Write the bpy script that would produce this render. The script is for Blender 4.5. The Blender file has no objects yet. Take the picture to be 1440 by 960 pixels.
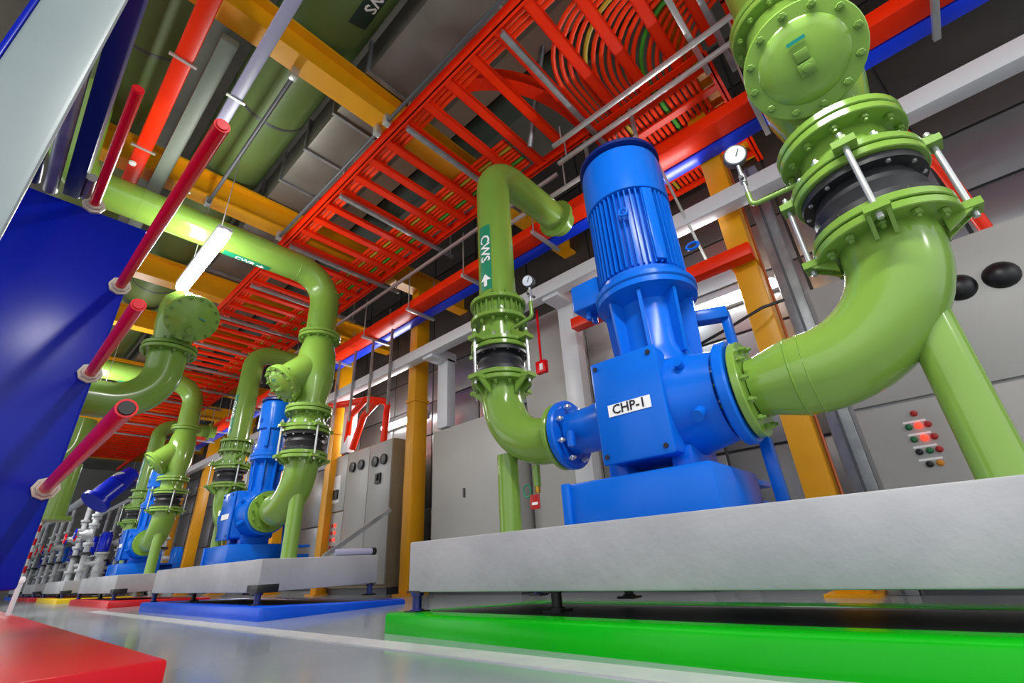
import bpy, bmesh, math, random
from mathutils import Vector, Matrix, Quaternion
random.seed(4)
ORD = ['first', 'second', 'third', 'fourth', 'fifth', 'sixth', 'seventh', 'eighth', 'ninth', 'tenth', 'eleventh', 'twelfth', 'thirteenth', 'fourteenth', 'fifteenth', 'sixteenth', 'seventeenth', 'eighteenth', 'nineteenth', 'twentieth']
S = bpy.context.scene
COL = S.collection
V = Vector

# ------------------------------------------------------------------ camera
cd = bpy.data.cameras.new('camera')
cam = bpy.data.objects.new('camera', cd); COL.objects.link(cam)
cd.sensor_width = 36; cd.lens = 36 * 642.9 / 1440; cd.clip_start = 0.05; cd.clip_end = 200
R0 = V((0.67448542, -0.7363643, -0.05326391)); R1 = V((0.28633082, 0.32740289, -0.90045655)); R2 = V((0.68050282, 0.59209371, 0.43167227))
cam.matrix_world = Matrix(((R0.x, -R1.x, -R2.x, 0), (R0.y, -R1.y, -R2.y, 0), (R0.z, -R1.z, -R2.z, 0.3), (0, 0, 0, 1)))
S.camera = cam
# ------------------------------------------------------------------ world, exposure
S.view_settings.view_transform = 'Standard'; S.view_settings.look = 'None'
S.view_settings.gamma = 1; S.view_settings.use_curve_mapping = False
S.view_settings.exposure = 0.55
w = bpy.data.worlds.new('world'); S.world = w; w.use_nodes = True
w.node_tree.nodes['Background'].inputs[0].default_value = (0.93, 0.96, 1.0, 1)
w.node_tree.nodes['Background'].inputs[1].default_value = 1.05
S.cycles.max_bounces = 6; S.cycles.diffuse_bounces = 3; S.cycles.glossy_bounces = 3
AISLE_LAMPS = [-5.4, -0.4, 4.5, 9.4, 14.3]     # Y of the hanging tubes over the aisle
AISLE_POWER = 45; UP_POWER = 16; WALL_POWER = 22

# ------------------------------------------------------------------ materials
def lin(h):
    h = h.lstrip('#'); o = []
    for i in (0, 2, 4):
        c = int(h[i:i + 2], 16) / 255
        o.append(c / 12.92 if c <= .04045 else ((c + .055) / 1.055) ** 2.4)
    return (*o, 1)
def mat(name, c1, c2=None, rough=.35, metal=0., scale=4., bump=0., detail=4., coat=0., stretch=None, emit=None, power=0):
    m = bpy.data.materials.new(name); m.use_nodes = True
    nt = m.node_tree; b = nt.nodes['Principled BSDF']
    b.inputs['Roughness'].default_value = rough; b.inputs['Metallic'].default_value = metal
    if coat: b.inputs['Coat Weight'].default_value = coat; b.inputs['Coat Roughness'].default_value = .08
    a = lin(c1); b.inputs['Base Color'].default_value = a
    if c2 or bump:
        tc = nt.nodes.new('ShaderNodeTexCoord'); n = nt.nodes.new('ShaderNodeTexNoise')
        n.inputs['Scale'].default_value = scale; n.inputs['Detail'].default_value = detail
        src = tc.outputs['Object']
        if stretch:
            mp = nt.nodes.new('ShaderNodeMapping'); mp.inputs['Scale'].default_value = stretch
            nt.links.new(src, mp.inputs[0]); src = mp.outputs[0]
        nt.links.new(src, n.inputs['Vector'])
        if c2:
            r = nt.nodes.new('ShaderNodeValToRGB')
            r.color_ramp.elements[0].position = .35; r.color_ramp.elements[1].position = .65
            r.color_ramp.elements[0].color = a; r.color_ramp.elements[1].color = lin(c2)
            nt.links.new(n.outputs[0], r.inputs[0]); nt.links.new(r.outputs[0], b.inputs['Base Color'])
        if bump:
            bp = nt.nodes.new('ShaderNodeBump'); bp.inputs['Strength'].default_value = bump; bp.inputs['Distance'].default_value = .01
            n2 = nt.nodes.new('ShaderNodeTexNoise'); n2.inputs['Scale'].default_value = scale * 6; n2.inputs['Detail'].default_value = 6
            nt.links.new(src, n2.inputs['Vector']); nt.links.new(n2.outputs[0], bp.inputs['Height']); nt.links.new(bp.outputs[0], b.inputs['Normal'])
    if emit:
        b.inputs['Emission Color'].default_value = lin(emit); b.inputs['Emission Strength'].default_value = power
    return m
GREEN = mat('green_paint', '#789e40', '#7ea443', .17, scale=2)
GREENB = mat('green_bolt_paint', '#6c903a', None, .3)
LAGGING = mat('green_lagging', '#647b42', '#58703a', .5, scale=1.2)
BLUE = mat('blue_paint', '#0a66d4', '#0f6ada', .24, scale=2)
NAVY = mat('navy_paint', '#0a1c9a', '#0a21ae', .24, scale=1.5)
NAVY2 = mat('dark_navy_paint', '#10246e', None, .35)
ORANGE = mat('orange_paint', '#f43004', '#e82a04', .35, scale=3)
ORANGE2 = mat('orange_cable', '#f23c0a', None, .45)
RED = mat('red_sleeve', '#e40d1c', '#ea1220', .25, scale=5)
YELLOW = mat('yellow_paint', '#f0a808', '#e09a06', .38, scale=1.5)
STEEL = mat('galvanised_steel', '#a9abad', '#8f9295', .38, .55, scale=8)
BRIGHT = mat('zinc_steel', '#c8cccb', None, .3, .6)
DARKST = mat('dark_steel', '#56585c', None, .45, .4)
RUBBER = mat('black_rubber', '#1b1c1f', '#26272a', .5, scale=10)
BLACK = mat('black_plastic', '#0c0c0e', None, .4)
CONC = mat('plinth_concrete', '#a0a1a6', '#b4b4b8', .7, scale=2.2, bump=.35)
DCONC = mat('ceiling_concrete', '#6c6c62', '#7f7f74', .8, scale=1.5, bump=.3)
FLOORM = mat('floor_epoxy', '#8f9aa2', '#a3abad', .2, scale=.9, coat=.3)
BAND = mat('floor_band', '#b9bbbf', '#c6c7c8', .35, scale=8)
PIT = mat('pit_floor', '#3c3f40', '#4a4c4c', .5, scale=3)
KGREEN = mat('kerb_green', '#06ad0e', '#08b912', .22, scale=2)
KBLUE = mat('kerb_blue', '#0a4fd8', '#0f5ae4', .25, scale=2)
KRED = mat('kerb_red', '#c8101e', '#d21a28', .3, scale=2)
KYEL = mat('kerb_yellow', '#e8c40a', None, .35)
CAB = mat('cabinet_grey', '#a7a6a2', '#adaca8', .42, scale=1.5)
CABS = mat('cabinet_bronze', '#8d8168', '#978a70', .4, scale=1.5)
WALLP = mat('wall_cladding', '#7d7e82', '#8d8e90', .32, .55, scale=1.5)
WALLB = mat('wall_backing', '#4c4c4e', None, .6)
TRUNK = mat('trunking_white', '#d4d6da', None, .35)
LAV = mat('lavender_conduit', '#b4b4d4', None, .35)
DUCT = mat('duct_sheet', '#85817a', '#77736b', .4, .4, scale=2)
PLATEW = mat('pale_plate', '#8a9698', '#929d9f', .4, scale=3)
LBL = mat('label_green', '#0a8560', None, .5)
WHITE = mat('white_print', '#f4f4f4', None, .5)
INK = mat('black_print', '#16161c', None, .6)
CREAM = mat('cream_washer', '#c8bfae', None, .5)
DIAL = mat('gauge_dial', '#dfe6ee', None, .4)
TEAL = mat('teal_tag', '#0a9488', None, .5)
BRASS = mat('brass', '#c8962e', None, .35, .6)
COPPER = mat('copper_line', '#b0603a', None, .4, .4)
GREYB = mat('grey_blue_panel', '#93a2a8', '#9dabb0', .45, scale=1.5)
VALVE = mat('cast_grey', '#94989c', '#bfc3c5', .5, scale=9)
TUBE = mat('lit_tube', '#ffffff', None, .5, emit='#ffffff', power=16)
REDLED = mat('red_lamp_lit', '#ff2a20', None, .4, emit='#ff2a18', power=2.5)
REDOFF = mat('red_lamp', '#b01a12', None, .35)
GRNOFF = mat('green_lamp', '#136b3a', None, .35)
AMBER = mat('amber_lamp', '#d88a10', None, .35)
CABLEG = mat('green_cable', '#3f9a28', None, .5)
CABLEY = mat('yellow_cable', '#b59a22', None, .5)

for m_ in (KGREEN, KBLUE, KRED, BLUE, ORANGE, ORANGE2, RED, NAVY, KYEL):
    m_.node_tree.nodes['Principled BSDF'].inputs['Specular IOR Level'].default_value = .22
WALLSHADE = mat('upper_cladding_shade', '#3c3835', '#484340', .5, .2, scale=1.5)  # same cladding, with the shade high on the wall put into its colour

# ------------------------------------------------------------------ mesh builder
ORG = {}
class G:
    def __init__(s): s.v = []; s.f = []
    def add(s, vs, fs):
        o = len(s.v); s.v += [V(x) for x in vs]; s.f += [tuple(i + o for i in f) for f in fs]; return s
    def box(s, a, b):
        (x0, y0, z0), (x1, y1, z1) = a, b
        return s.add([(x0, y0, z0), (x1, y0, z0), (x1, y1, z0), (x0, y1, z0), (x0, y0, z1), (x1, y0, z1), (x1, y1, z1), (x0, y1, z1)],
                     [(0, 3, 2, 1), (4, 5, 6, 7), (0, 1, 5, 4), (1, 2, 6, 5), (2, 3, 7, 6), (3, 0, 4, 7)])
    def bar(s, p, q, w, h, up=(0, 0, 1)):        # rectangular bar from p to q
        p, q = V(p), V(q); d = (q - p).normalized(); a = d.cross(V(up))
        if a.length < 1e-4: a = d.cross(V((1, 0, 0)))
        a.normalize(); b = a.cross(d)
        vs = [c + a * (w / 2 * i) + b * (h / 2 * j) for c in (p, q) for i, j in ((-1, -1), (1, -1), (1, 1), (-1, 1))]
        return s.add(vs, [(0, 1, 2, 3), (7, 6, 5, 4), (0, 4, 5, 1), (1, 5, 6, 2), (2, 6, 7, 3), (3, 7, 4, 0)])
    def lathe(s, o, ax, prof, n=28):             # prof: (height along ax, radius)
        o = V(o); z = V(ax).normalized(); x = z.orthogonal().normalized(); y = z.cross(x)
        base = len(s.v); rings = []
        for h, r in prof:
            if r < 1e-6: s.v.append(o + z * h); rings.append([len(s.v) - 1])
            else:
                rings.append(list(range(len(s.v), len(s.v) + n)))
                for k in range(n):
                    t = 2 * math.pi * k / n; s.v.append(o + z * h + x * (r * math.cos(t)) + y * (r * math.sin(t)))
        for A, B in zip(rings, rings[1:]):
            for k in range(n):
                k2 = (k + 1) % n
                if len(A) == 1 and len(B) == 1: continue
                if len(A) == 1: s.f.append((A[0], B[k2], B[k]))
                elif len(B) == 1: s.f.append((A[k], A[k2], B[0]))
                else: s.f.append((A[k], A[k2], B[k2], B[k]))
        if len(rings[0]) > 1: s.f.append(tuple(reversed(rings[0])))
        if len(rings[-1]) > 1: s.f.append(tuple(rings[-1]))
        return s
    def cyl(s, p, q, r, r2=None, n=20):
        p, q = V(p), V(q); return s.lathe(p, q - p, [(0, r), ((q - p).length, r if r2 is None else r2)], n)
    def disc(s, c, ax, r, t, n=32, b=.004):      # thick disc with eased edges, centred on c
        h = t / 2; return s.lathe(c, ax, [(-h, r - b), (-h + b, r), (h - b, r), (h, r - b)], n)
    def tube(s, pts, r, n=20):
        pts = [V(p) for p in pts]; rs = r if isinstance(r, (list, tuple)) else [r] * len(pts)
        T = []
        for i in range(len(pts)):
            a = pts[max(i - 1, 0)]; b = pts[min(i + 1, len(pts) - 1)]; T.append((b - a).normalized())
        x = T[0].orthogonal().normalized(); rings = []
        for i, p in enumerate(pts):
            if i: x = T[i - 1].rotation_difference(T[i]) @ x
            x = (x - T[i] * x.dot(T[i])).normalized(); y = T[i].cross(x)
            rings.append(list(range(len(s.v), len(s.v) + n)))
            for k in range(n):
                t = 2 * math.pi * k / n; s.v.append(p + (x * math.cos(t) + y * math.sin(t)) * rs[i])
        for A, B in zip(rings, rings[1:]):
            for k in range(n): s.f.append((A[k], A[(k + 1) % n], B[(k + 1) % n], B[k]))
        s.f.append(tuple(reversed(rings[0]))); s.f.append(tuple(rings[-1])); return s
    def mesh(s, name, m, org=V((0, 0, 0)), bevel=0):
        me = bpy.data.meshes.new(name); me.from_pydata([v - org for v in s.v], [], s.f)
        if bevel:
            bm = bmesh.new(); bm.from_mesh(me)
            ed = [e for e in bm.edges if len(e.link_faces) == 2 and e.calc_face_angle(0) > .6]
            bmesh.ops.bevel(bm, geom=ed, offset=bevel, segments=2, affect='EDGES', profile=.5, clamp_overlap=True); bm.to_mesh(me); bm.free()
        me.materials.append(m)
        me.polygons.foreach_set('use_smooth', [True] * len(me.polygons)); me.set_sharp_from_angle(angle=math.radians(38)); me.update()
        return me
def tag(o, label=None, cat=None, group=None, kind=None):
    for k, v in (('label', label), ('category', cat), ('group', group), ('kind', kind)):
        if v: o[k] = v
    return o
def root(name, loc, label, cat, group=None):
    o = bpy.data.objects.new(name, None); COL.objects.link(o); o.location = loc; o.empty_display_size = .1
    ORG[o] = V(loc); return tag(o, label, cat, group)
def part(name, g, m, parent=None, bevel=0, label=None, kind=None):
    org = ORG.get(parent, V((0, 0, 0)))
    o = bpy.data.objects.new(name, g.mesh(name, m, org, bevel)); COL.objects.link(o)
    if parent: o.parent = parent
    ORG[o] = org
    return tag(o, label, None, None, kind)
def single(name, g, m, label, cat, group=None, bevel=0, loc=None):    # a thing that is one mesh, its origin at its base
    if loc is None:
        zs = [v.z for v in g.v]; loc = V((sum(v.x for v in g.v) / len(g.v), sum(v.y for v in g.v) / len(g.v), min(zs)))
    o = bpy.data.objects.new(name, g.mesh(name, m, V(loc), bevel)); COL.objects.link(o); o.location = loc; ORG[o] = V(loc)
    return tag(o, label, cat, group)
def struct(name, g, m, bevel=0, parent=None): return part(name, g, m, parent, bevel, kind=None if parent else 'structure')
def inst(name, me, parent, loc, q=None):
    o = bpy.data.objects.new(name, me); COL.objects.link(o); o.parent = parent
    o.location = V(loc) - ORG[parent]
    if q: o.rotation_mode = 'QUATERNION'; o.rotation_quaternion = q
    return o
def kids(o): return [c for c in COL.objects if c.parent == o]
def copy_tree(o, off=V((0, 0, 0)), skip=(), parent=None, tree=None):
    tree = tree or CHILD
    c = o.copy(); COL.objects.link(c); c.parent = parent
    if parent is None: c.location = o.location + off; ORG[c] = V(c.location)
    for ch in tree.get(o, []):
        if not any(ch.name.startswith(k) for k in skip): copy_tree(ch, off, skip, c, tree)
    return c
CHILD = {}
def index():
    CHILD.clear()
    for o in COL.objects:
        if o.parent: CHILD.setdefault(o.parent, []).append(o)
def fillet(pts, R, n=10):
    pts = [V(p) for p in pts]; out = [pts[0]]
    for i in range(1, len(pts) - 1):
        p = pts[i]; a = (pts[i - 1] - p).normalized(); b = (pts[i + 1] - p).normalized(); r = R[i - 1] if isinstance(R, (list, tuple)) else R
        if a.length < .5 or b.length < .5 or (a + b).length < .02: out.append(p); continue
        th = a.angle(b); d = r / math.tan(th / 2); c = p + (a + b).normalized() * (r / math.sin(th / 2))
        s0 = p + a * d - c; s1 = p + b * d - c; ang = s0.angle(s1); axis = s0.cross(s1).normalized()
        for k in range(n + 1): out.append(c + Quaternion(axis, ang * k / n) @ s0)
    out.append(pts[-1]); return out
BOLTS = {}
def bolt_mesh(L, r, m):
    k = (round(L, 3), round(r, 4), m.name)
    if k not in BOLTS:
        g = G(); h = L / 2
        g.lathe((0, 0, -h - r * .2), (0, 0, 1), [(0, r * .5), (L + r * .4, r * .5)], 6)
        for sg in (-1, 1):
            g.lathe((0, 0, sg * h), (0, 0, sg), [(0, r * 1.0), (r * .9, r), (r * 1.1, r * .8)], 6)
            g.lathe((0, 0, sg * (h + r * .9)), (0, 0, sg), [(0, r * .55), (r * 1.0, r * .55)], 6)
        BOLTS[k] = g.mesh('bolt', m)
    return BOLTS[k]
def bolts(parent, c, ax, pcd, n, L, r, m, ph=.5, name='bolt'):
    z = V(ax).normalized(); x = z.orthogonal().normalized(); y = z.cross(x); q = z.to_track_quat('Z', 'Y'); me = bolt_mesh(L, r, m)
    for k in range(n):
        t = 2 * math.pi * (k + ph) / n
        inst(name, me, parent, V(c) + (x * math.cos(t) + y * math.sin(t)) * pcd, q)
def font(txt, size):
    cu = bpy.data.curves.new('font', 'FONT'); cu.body = txt; cu.size = size; cu.align_x = 'CENTER'; cu.align_y = 'CENTER'; cu.resolution_u = 2; cu.offset = size * .02
    o = bpy.data.objects.new('font', cu); COL.objects.link(o); dg = bpy.context.evaluated_depsgraph_get(); dg.update()
    me = bpy.data.meshes.new_from_object(o.evaluated_get(dg)); vs = [v.co.copy() for v in me.vertices]; fs = [tuple(p.vertices) for p in me.polygons]
    bpy.data.objects.remove(o); bpy.data.meshes.remove(me); bpy.data.curves.remove(cu); return vs, fs
def flat_text(txt, size, c, ux, uy):
    vs, fs = font(txt, size); c, ux, uy = V(c), V(ux), V(uy)
    return G().add([c + ux * v.x + uy * v.y for v in vs], fs)
def wrap(g2, o, ax, r, t0, up0):                # wrap a flat (along, around) drawing on a cylinder
    bm = bmesh.new(); me = bpy.data.meshes.new('t'); me.from_pydata(g2.v, [], g2.f); bm.from_mesh(me); bpy.data.meshes.remove(me)
    ys = [v.co.y for v in bm.verts]; y = min(ys) + .012
    while y < max(ys):
        bmesh.ops.bisect_plane(bm, geom=bm.verts[:] + bm.edges[:] + bm.faces[:], plane_co=(0, y, 0), plane_no=(0, 1, 0)); y += .012
    bm.verts.index_update()
    z = V(ax).normalized(); u = V(up0).normalized(); s = u.cross(z); out = G(); o = V(o)
    out.add([o + z * v.co.x + (u * math.cos(v.co.y / r + t0) + s * math.sin(v.co.y / r + t0)) * (r + v.co.z) for v in bm.verts], [tuple(v.index for v in f.verts) for f in bm.faces]); bm.free(); return out
def rect2(x0, x1, y0, y1, z=0): return G().add([(x0, y0, z), (x1, y0, z), (x1, y1, z), (x0, y1, z)], [(0, 1, 2, 3)])

# ================================================================== SETTING
WX = 4.6; CZ = 6.0
struct('floor', G().box((-8, -7, -.2), (WX + .2, 34, 0)), FLOORM)
struct('ceiling', G().box((-8, -7, CZ), (WX + .2, 34, CZ + .2)), DCONC)
wb = struct('wall_back', G().box((WX, -7, 0), (WX + .2, 34, CZ)), WALLB)
pm = {}
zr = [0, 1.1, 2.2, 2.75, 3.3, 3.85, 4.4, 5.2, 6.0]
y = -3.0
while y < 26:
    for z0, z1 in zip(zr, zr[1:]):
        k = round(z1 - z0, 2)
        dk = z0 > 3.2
        if (k, dk) not in pm: pm[k, dk] = G().box((-.03, .012, .012), (0, 1.088, k - .012)).mesh('panel', WALLSHADE if dk else WALLP, bevel=.006)
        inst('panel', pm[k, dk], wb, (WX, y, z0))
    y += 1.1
struct('wall_far', G().box((-8, 33.8, 0), (WX, 34, CZ)), mat('far_wall_paint', '#8c8a84', '#7c7a74', .6, scale=.6))
fb = struct('trim_1', G().box((1.29, -6, 0), (1.42, 8.5, .004)), BAND)

# ================================================================== PUMP SETS
PX, PITCH = 2.15, 5.05
AX_Z = .93
def plinth(y0, y1, label):
    t = root('concrete_plinth', ((1.64 + 2.70) / 2, (y0 + y1) / 2, .09), label, 'plinth', 'concrete plinths under the pumps')
    part('block', G().box((1.64, y0, .18), (2.70, y1, .42)), CONC, t, bevel=.008)
    n = 0
    for yy in (y0 + .05, y0 + (y1 - y0) * .74, y1 - .04):
        n += 1
        for xx in ((1.67, 2.66) if n != 2 else (1.86, 2.5)):
            m = part('spring_mount', G().lathe((xx, yy, .09), (0, 0, 1), [(0, .036), (.012, .036), (.014, .024), (.07, .024), (.072, .034), (.092, .034)], 16), NAVY2 if n != 2 else BLACK, t)
            part('mount_plate', G().box((xx - .03, yy - .055, .176), (xx + .035, yy + .055, .186)), BLACK, m)
            part('foot_pad', G().box((xx - .045, yy - .05, .085), (xx + .045, yy + .05, .096)), BLACK, m)
    part('corner_bracket', G().box((1.633, y0 - .006, .176), (1.80, y0 + .20, .235)), BLACK, t, bevel=.004)
    return t
def kerb(y0, y1, m, label, bow=0):
    X0 = [1.58, 1.58 - bow, 1.58 - bow * .5, 1.58]; Y0 = [y1, y0 + (y1 - y0) * .45, y0 + .9, y0]
    t = root('containment_kerb', (2.2, (y0 + y1) / 2, 0), label, 'kerb', 'painted kerbs round the pump plinths')
    g = G(); H = .092; W = .135
    outer = list(zip(X0, Y0)) + [(2.86, y0), (2.86, y1)]
    inner = [(X0[0] + W, y1 - W), (X0[1] + W + .04, Y0[1]), (X0[2] + W + .02, Y0[2]), (X0[3] + W, y0 + W), (2.86 - W, y0 + W), (2.86 - W, y1 - W)]
    n = len(outer); hh = [H] * (n - 2) + [.04, .04]; vs = [(*p, 0) for p in outer] + [(*p, h) for p, h in zip(outer, hh)] + [(*p, h) for p, h in zip(inner, hh)] + [(*p, 0) for p in inner]; fs = []
    for k in range(n):
        j = (k + 1) % n
        for a in range(3): fs.append((a * n + k, (a + 1) * n + k, (a + 1) * n + j, a * n + j))
    g.add(vs, fs)
    part('kerb', g, m, t, bevel=.022)
    part('pit_liner', G().add([(x, yy, h - .008) for (x, yy), h in reversed(list(zip(inner, hh)))], [tuple(range(n))]), PIT, t)
    return t

def flange(parent, name, c, ax, r, t, m, ears=None, axis_xy=None, er=.0, ed=0):
    g = G().disc(c, ax, r, t, 40)
    if ears:                                          # lugs that carry the tie rods, each with a web underneath
        for a in ears:
            d = V((math.cos(a), math.sin(a), 0)); s = V((-d.y, d.x, 0)); cc = V(c)
            p0 = cc + d * (r * .80); p1 = cc + d * (er + .028)
            g.bar(p0, p1, .08, t * .9)
            for sg in (-1, 1):
                b0 = cc + d * (r * .72) + s * (.03 * sg); b1 = cc + d * (er + .025) + s * (.03 * sg); z = V((0, 0, ed))
                w = s * .007
                g.add([b0 - w, b1 - w, b0 - w + z, b0 + w, b1 + w, b0 + w + z], [(0, 1, 2), (5, 4, 3), (0, 3, 4, 1), (1, 4, 5, 2), (2, 5, 3, 0)])
    return part(name, g, m, parent)
def rubber_joint(t, c, z0, z1, r, rf):
    h = z1 - z0; b = h * .16
    return part('rubber_joint', G().lathe((c[0], c[1], z0), (0, 0, 1), [(0, rf), (b, rf), (b * 1.1, r), (h * .3, r * 1.02), (h * .5, r * 1.12), (h * .7, r * 1.02), (h - b * 1.1, r), (h - b, rf), (h, rf)], 36), RUBBER, t)
def tie_rods(t, c, z0, z1, r, rod=.011):
    for k in range(4):
        a = k * math.pi / 2; x, y = c[0] + r * math.cos(a), c[1] + r * math.sin(a)
        o = part('tie_rod', G().cyl((x, y, z0), (x, y, z1), rod, n=10), BRIGHT, t)
        for z in (z0 + .035, z1 - .035):
            part('nut', G().lathe((x, y, z - .013), (0, 0, 1), [(0, rod * 2), (.026, rod * 2)], 6), GREENB, o)

def suction_line(label):
    cx, cy = PX, -.15
    t = root('suction_pipe', (cx, cy, .42), label, 'pipe', 'green suction pipes')
    R = .40
    pts = fillet([(cx, .47, AX_Z), (cx, .44, AX_Z), (cx, .31, AX_Z), (cx, cy, AX_Z), (cx, cy, 1.37)], [.01, .01, R], 14)
    rs = []
    for p in pts:
        rs.append(.125 + (.166 - .125) * min(1, max(0, (.45 - p.y) / .15)) if p.z < AX_Z + .001 else .166)
    part('elbow', G().tube(pts, rs, 40), GREEN, t)
    for yy in (.30, .245):
        part('weld_seam', G().lathe((cx, yy, AX_Z), (0, 1, 0), [(-.004, .164), (0, .169), (.004, .164)], 40), GREEN, t)
    part('support_leg', G().lathe((cx, cy - .005, .42), (0, 0, 1), [(0, .074), (.62, .074)], 28), GREEN, t)
    f = flange(t, 'flange', (cx, .492, AX_Z), (0, 1, 0), .215, .034, GREEN); bolts(f, (cx, .517, AX_Z), (0, 1, 0), .178, 12, .095, .015, GREENB)
    ears = [k * math.pi / 2 for k in range(4)]
    f = flange(t, 'flange', (cx, cy, 1.382), (0, 0, 1), .242, .034, GREEN, ears, er=.262, ed=-.075)
    bolts(f, (cx, cy, 1.405), (0, 0, 1), .205, 12, .085, .017, GREENB)
    flange(t, 'flange', (cx, cy, 1.424), (0, 0, 1), .242, .034, GREEN)
    rubber_joint(t, (cx, cy), 1.443, 1.645, .178, .222)
    flange(t, 'flange', (cx, cy, 1.664), (0, 0, 1), .242, .034, GREEN)
    f = flange(t, 'flange', (cx, cy, 1.706), (0, 0, 1), .242, .034, GREEN, ears, er=.262, ed=.06)
    bolts(f, (cx, cy, 1.684), (0, 0, 1), .205, 12, .10, .016, BRIGHT)
    tie_rods(t, (cx, cy), 1.34, 1.765, .262)
    part('spool', G().lathe((cx, cy, 1.72), (0, 0, 1), [(0, .175), (.03, .168), (.15, .166)], 40), GREEN, t)
    f = flange(t, 'flange', (cx, cy, 1.878), (0, 0, 1), .242, .036, GREEN); bolts(f, (cx, cy, 1.90), (0, 0, 1), .207, 12, .085, .016, GREENB)
    flange(t, 'flange', (cx, cy, 1.922), (0, 0, 1), .242, .036, GREEN)
    # strainer: body with the basket branch pointing down into the aisle
    part('strainer_body', G().lathe((cx, cy, 1.93), (0, 0, 1), [(0, .165), (.10, .168), (.28, .205), (.50, .215), (.68, .20), (.80, .168), (.86, .166)], 40), GREEN, t)
    o = V((cx, cy, 2.48)); d = V((-1, 0, -1)).normalized()
    br = part('strainer_branch', G().lathe(o, d, [(0, .18), (.42, .178), (.425, .222), (.452, .226), (.456, .222)], 40), GREEN, t)
    cv = part('strainer_cover', G().lathe(o + d * .458, d, [(0, .222), (.004, .226), (.026, .226), (.03, .222), (.031, .168), (.04, .160), (.052, .12), (.06, .06), (.062, 0)], 44), GREEN, t)
    z = d; bolts(cv, o + d * .455, d, .198, 12, .066, .0165, GREENB, .25)
    e1 = V((0, -1, 0)); e2 = d.cross(e1)          # e1 across, e2 up the face
    if e2.z < 0: e2 = -e2
    q = o + d * .518
    pl = part('drain_plug', G().bar(q - d * .02 - e2 * .035, q + d * .035 - e2 * .035, .062, .055, e2), GREENB, cv, bevel=.006)
    part('drain_boss', G().bar(q + e2 * .022 - d * .02, q + e2 * .022 + d * .022, .05, .045, e2).lathe(q - e2 * .035, d, [(0, .018), (.05, .018)], 12), GREENB, cv, bevel=.004)
    part('cover_tag', G().bar(q + e2 * .085 - e1 * .034 + d * .004, q + e2 * .085 + e1 * .034 + d * .004, .006, .014, e2), TEAL, cv, label='small teal tag strip')
    f = flange(t, 'flange', (cx, cy, 2.79), (0, 0, 1), .232, .036, GREEN); bolts(f, (cx, cy, 2.812), (0, 0, 1), .20, 12, .085, .015, GREENB)
    flange(t, 'flange', (cx, cy, 2.834), (0, 0, 1), .232, .036, GREEN)
    part('riser', G().tube(fillet([(cx, cy, 2.84), (cx, cy, 3.64), (-.33, cy, 3.64), (-.40, cy - .36, 4.43)], [.38, .28], 12), .166, 36), GREEN, t)
    for p, ax in (((cx, cy, 3.40), (0, 0, 1)), ((1.75, cy, 3.64), (1, 0, 0)), ((.2, cy, 3.64), (1, 0, 0))):
        part('weld_seam', G().lathe(p, ax, [(-.004, .165), (0, .1685), (.004, .165)], 36), GREEN, t)
    g2 = rect2(-.24, .24, -.052, .052, .002)
    lb = part('pipe_label', wrap(g2, (1.22, cy, 3.64), (1, 0, 0), .168, 0, (0, .12, -1)), LBL, t, label='green strip printed CWR in white')
    vs, fs = font('CWR', .088); a = []; af = []; arrow(a, af, .165, .075)
    part('arrow_mark', wrap(G().add([(v[0] - .02, v[1], .004) for v in a], af), (1.22, cy, 3.64), (1, 0, 0), .168, 0, (0, .12, -1)), WHITE, lb)
    part('lettering', wrap(G().add([(v[0] - .02, v[1], .004) for v in vs], fs), (1.22, cy, 3.64), (1, 0, 0), .168, 0, (0, .12, -1)), WHITE, lb)
    # tapping for the gauge
    part('gauge_tapping', G().tube(fillet([(cx - .02, cy + .14, 1.80), (cx - .03, .24, 1.80), (cx - .03, .24, 1.88)], .025, 5), .0125, 10), GREEN, t)
    return t
def arrow(vs, fs, x, s):
    o = len(vs)
    vs += [V((x - s * .55, -s * .16, 0)), V((x, -s * .16, 0)), V((x, s * .16, 0)), V((x - s * .55, s * .16, 0)), V((x, -s * .5, 0)), V((x + s * .6, 0, 0)), V((x, s * .5, 0))]
    fs += [(o, o + 1, o + 2, o + 3), (o + 4, o + 5, o + 6)]

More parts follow.
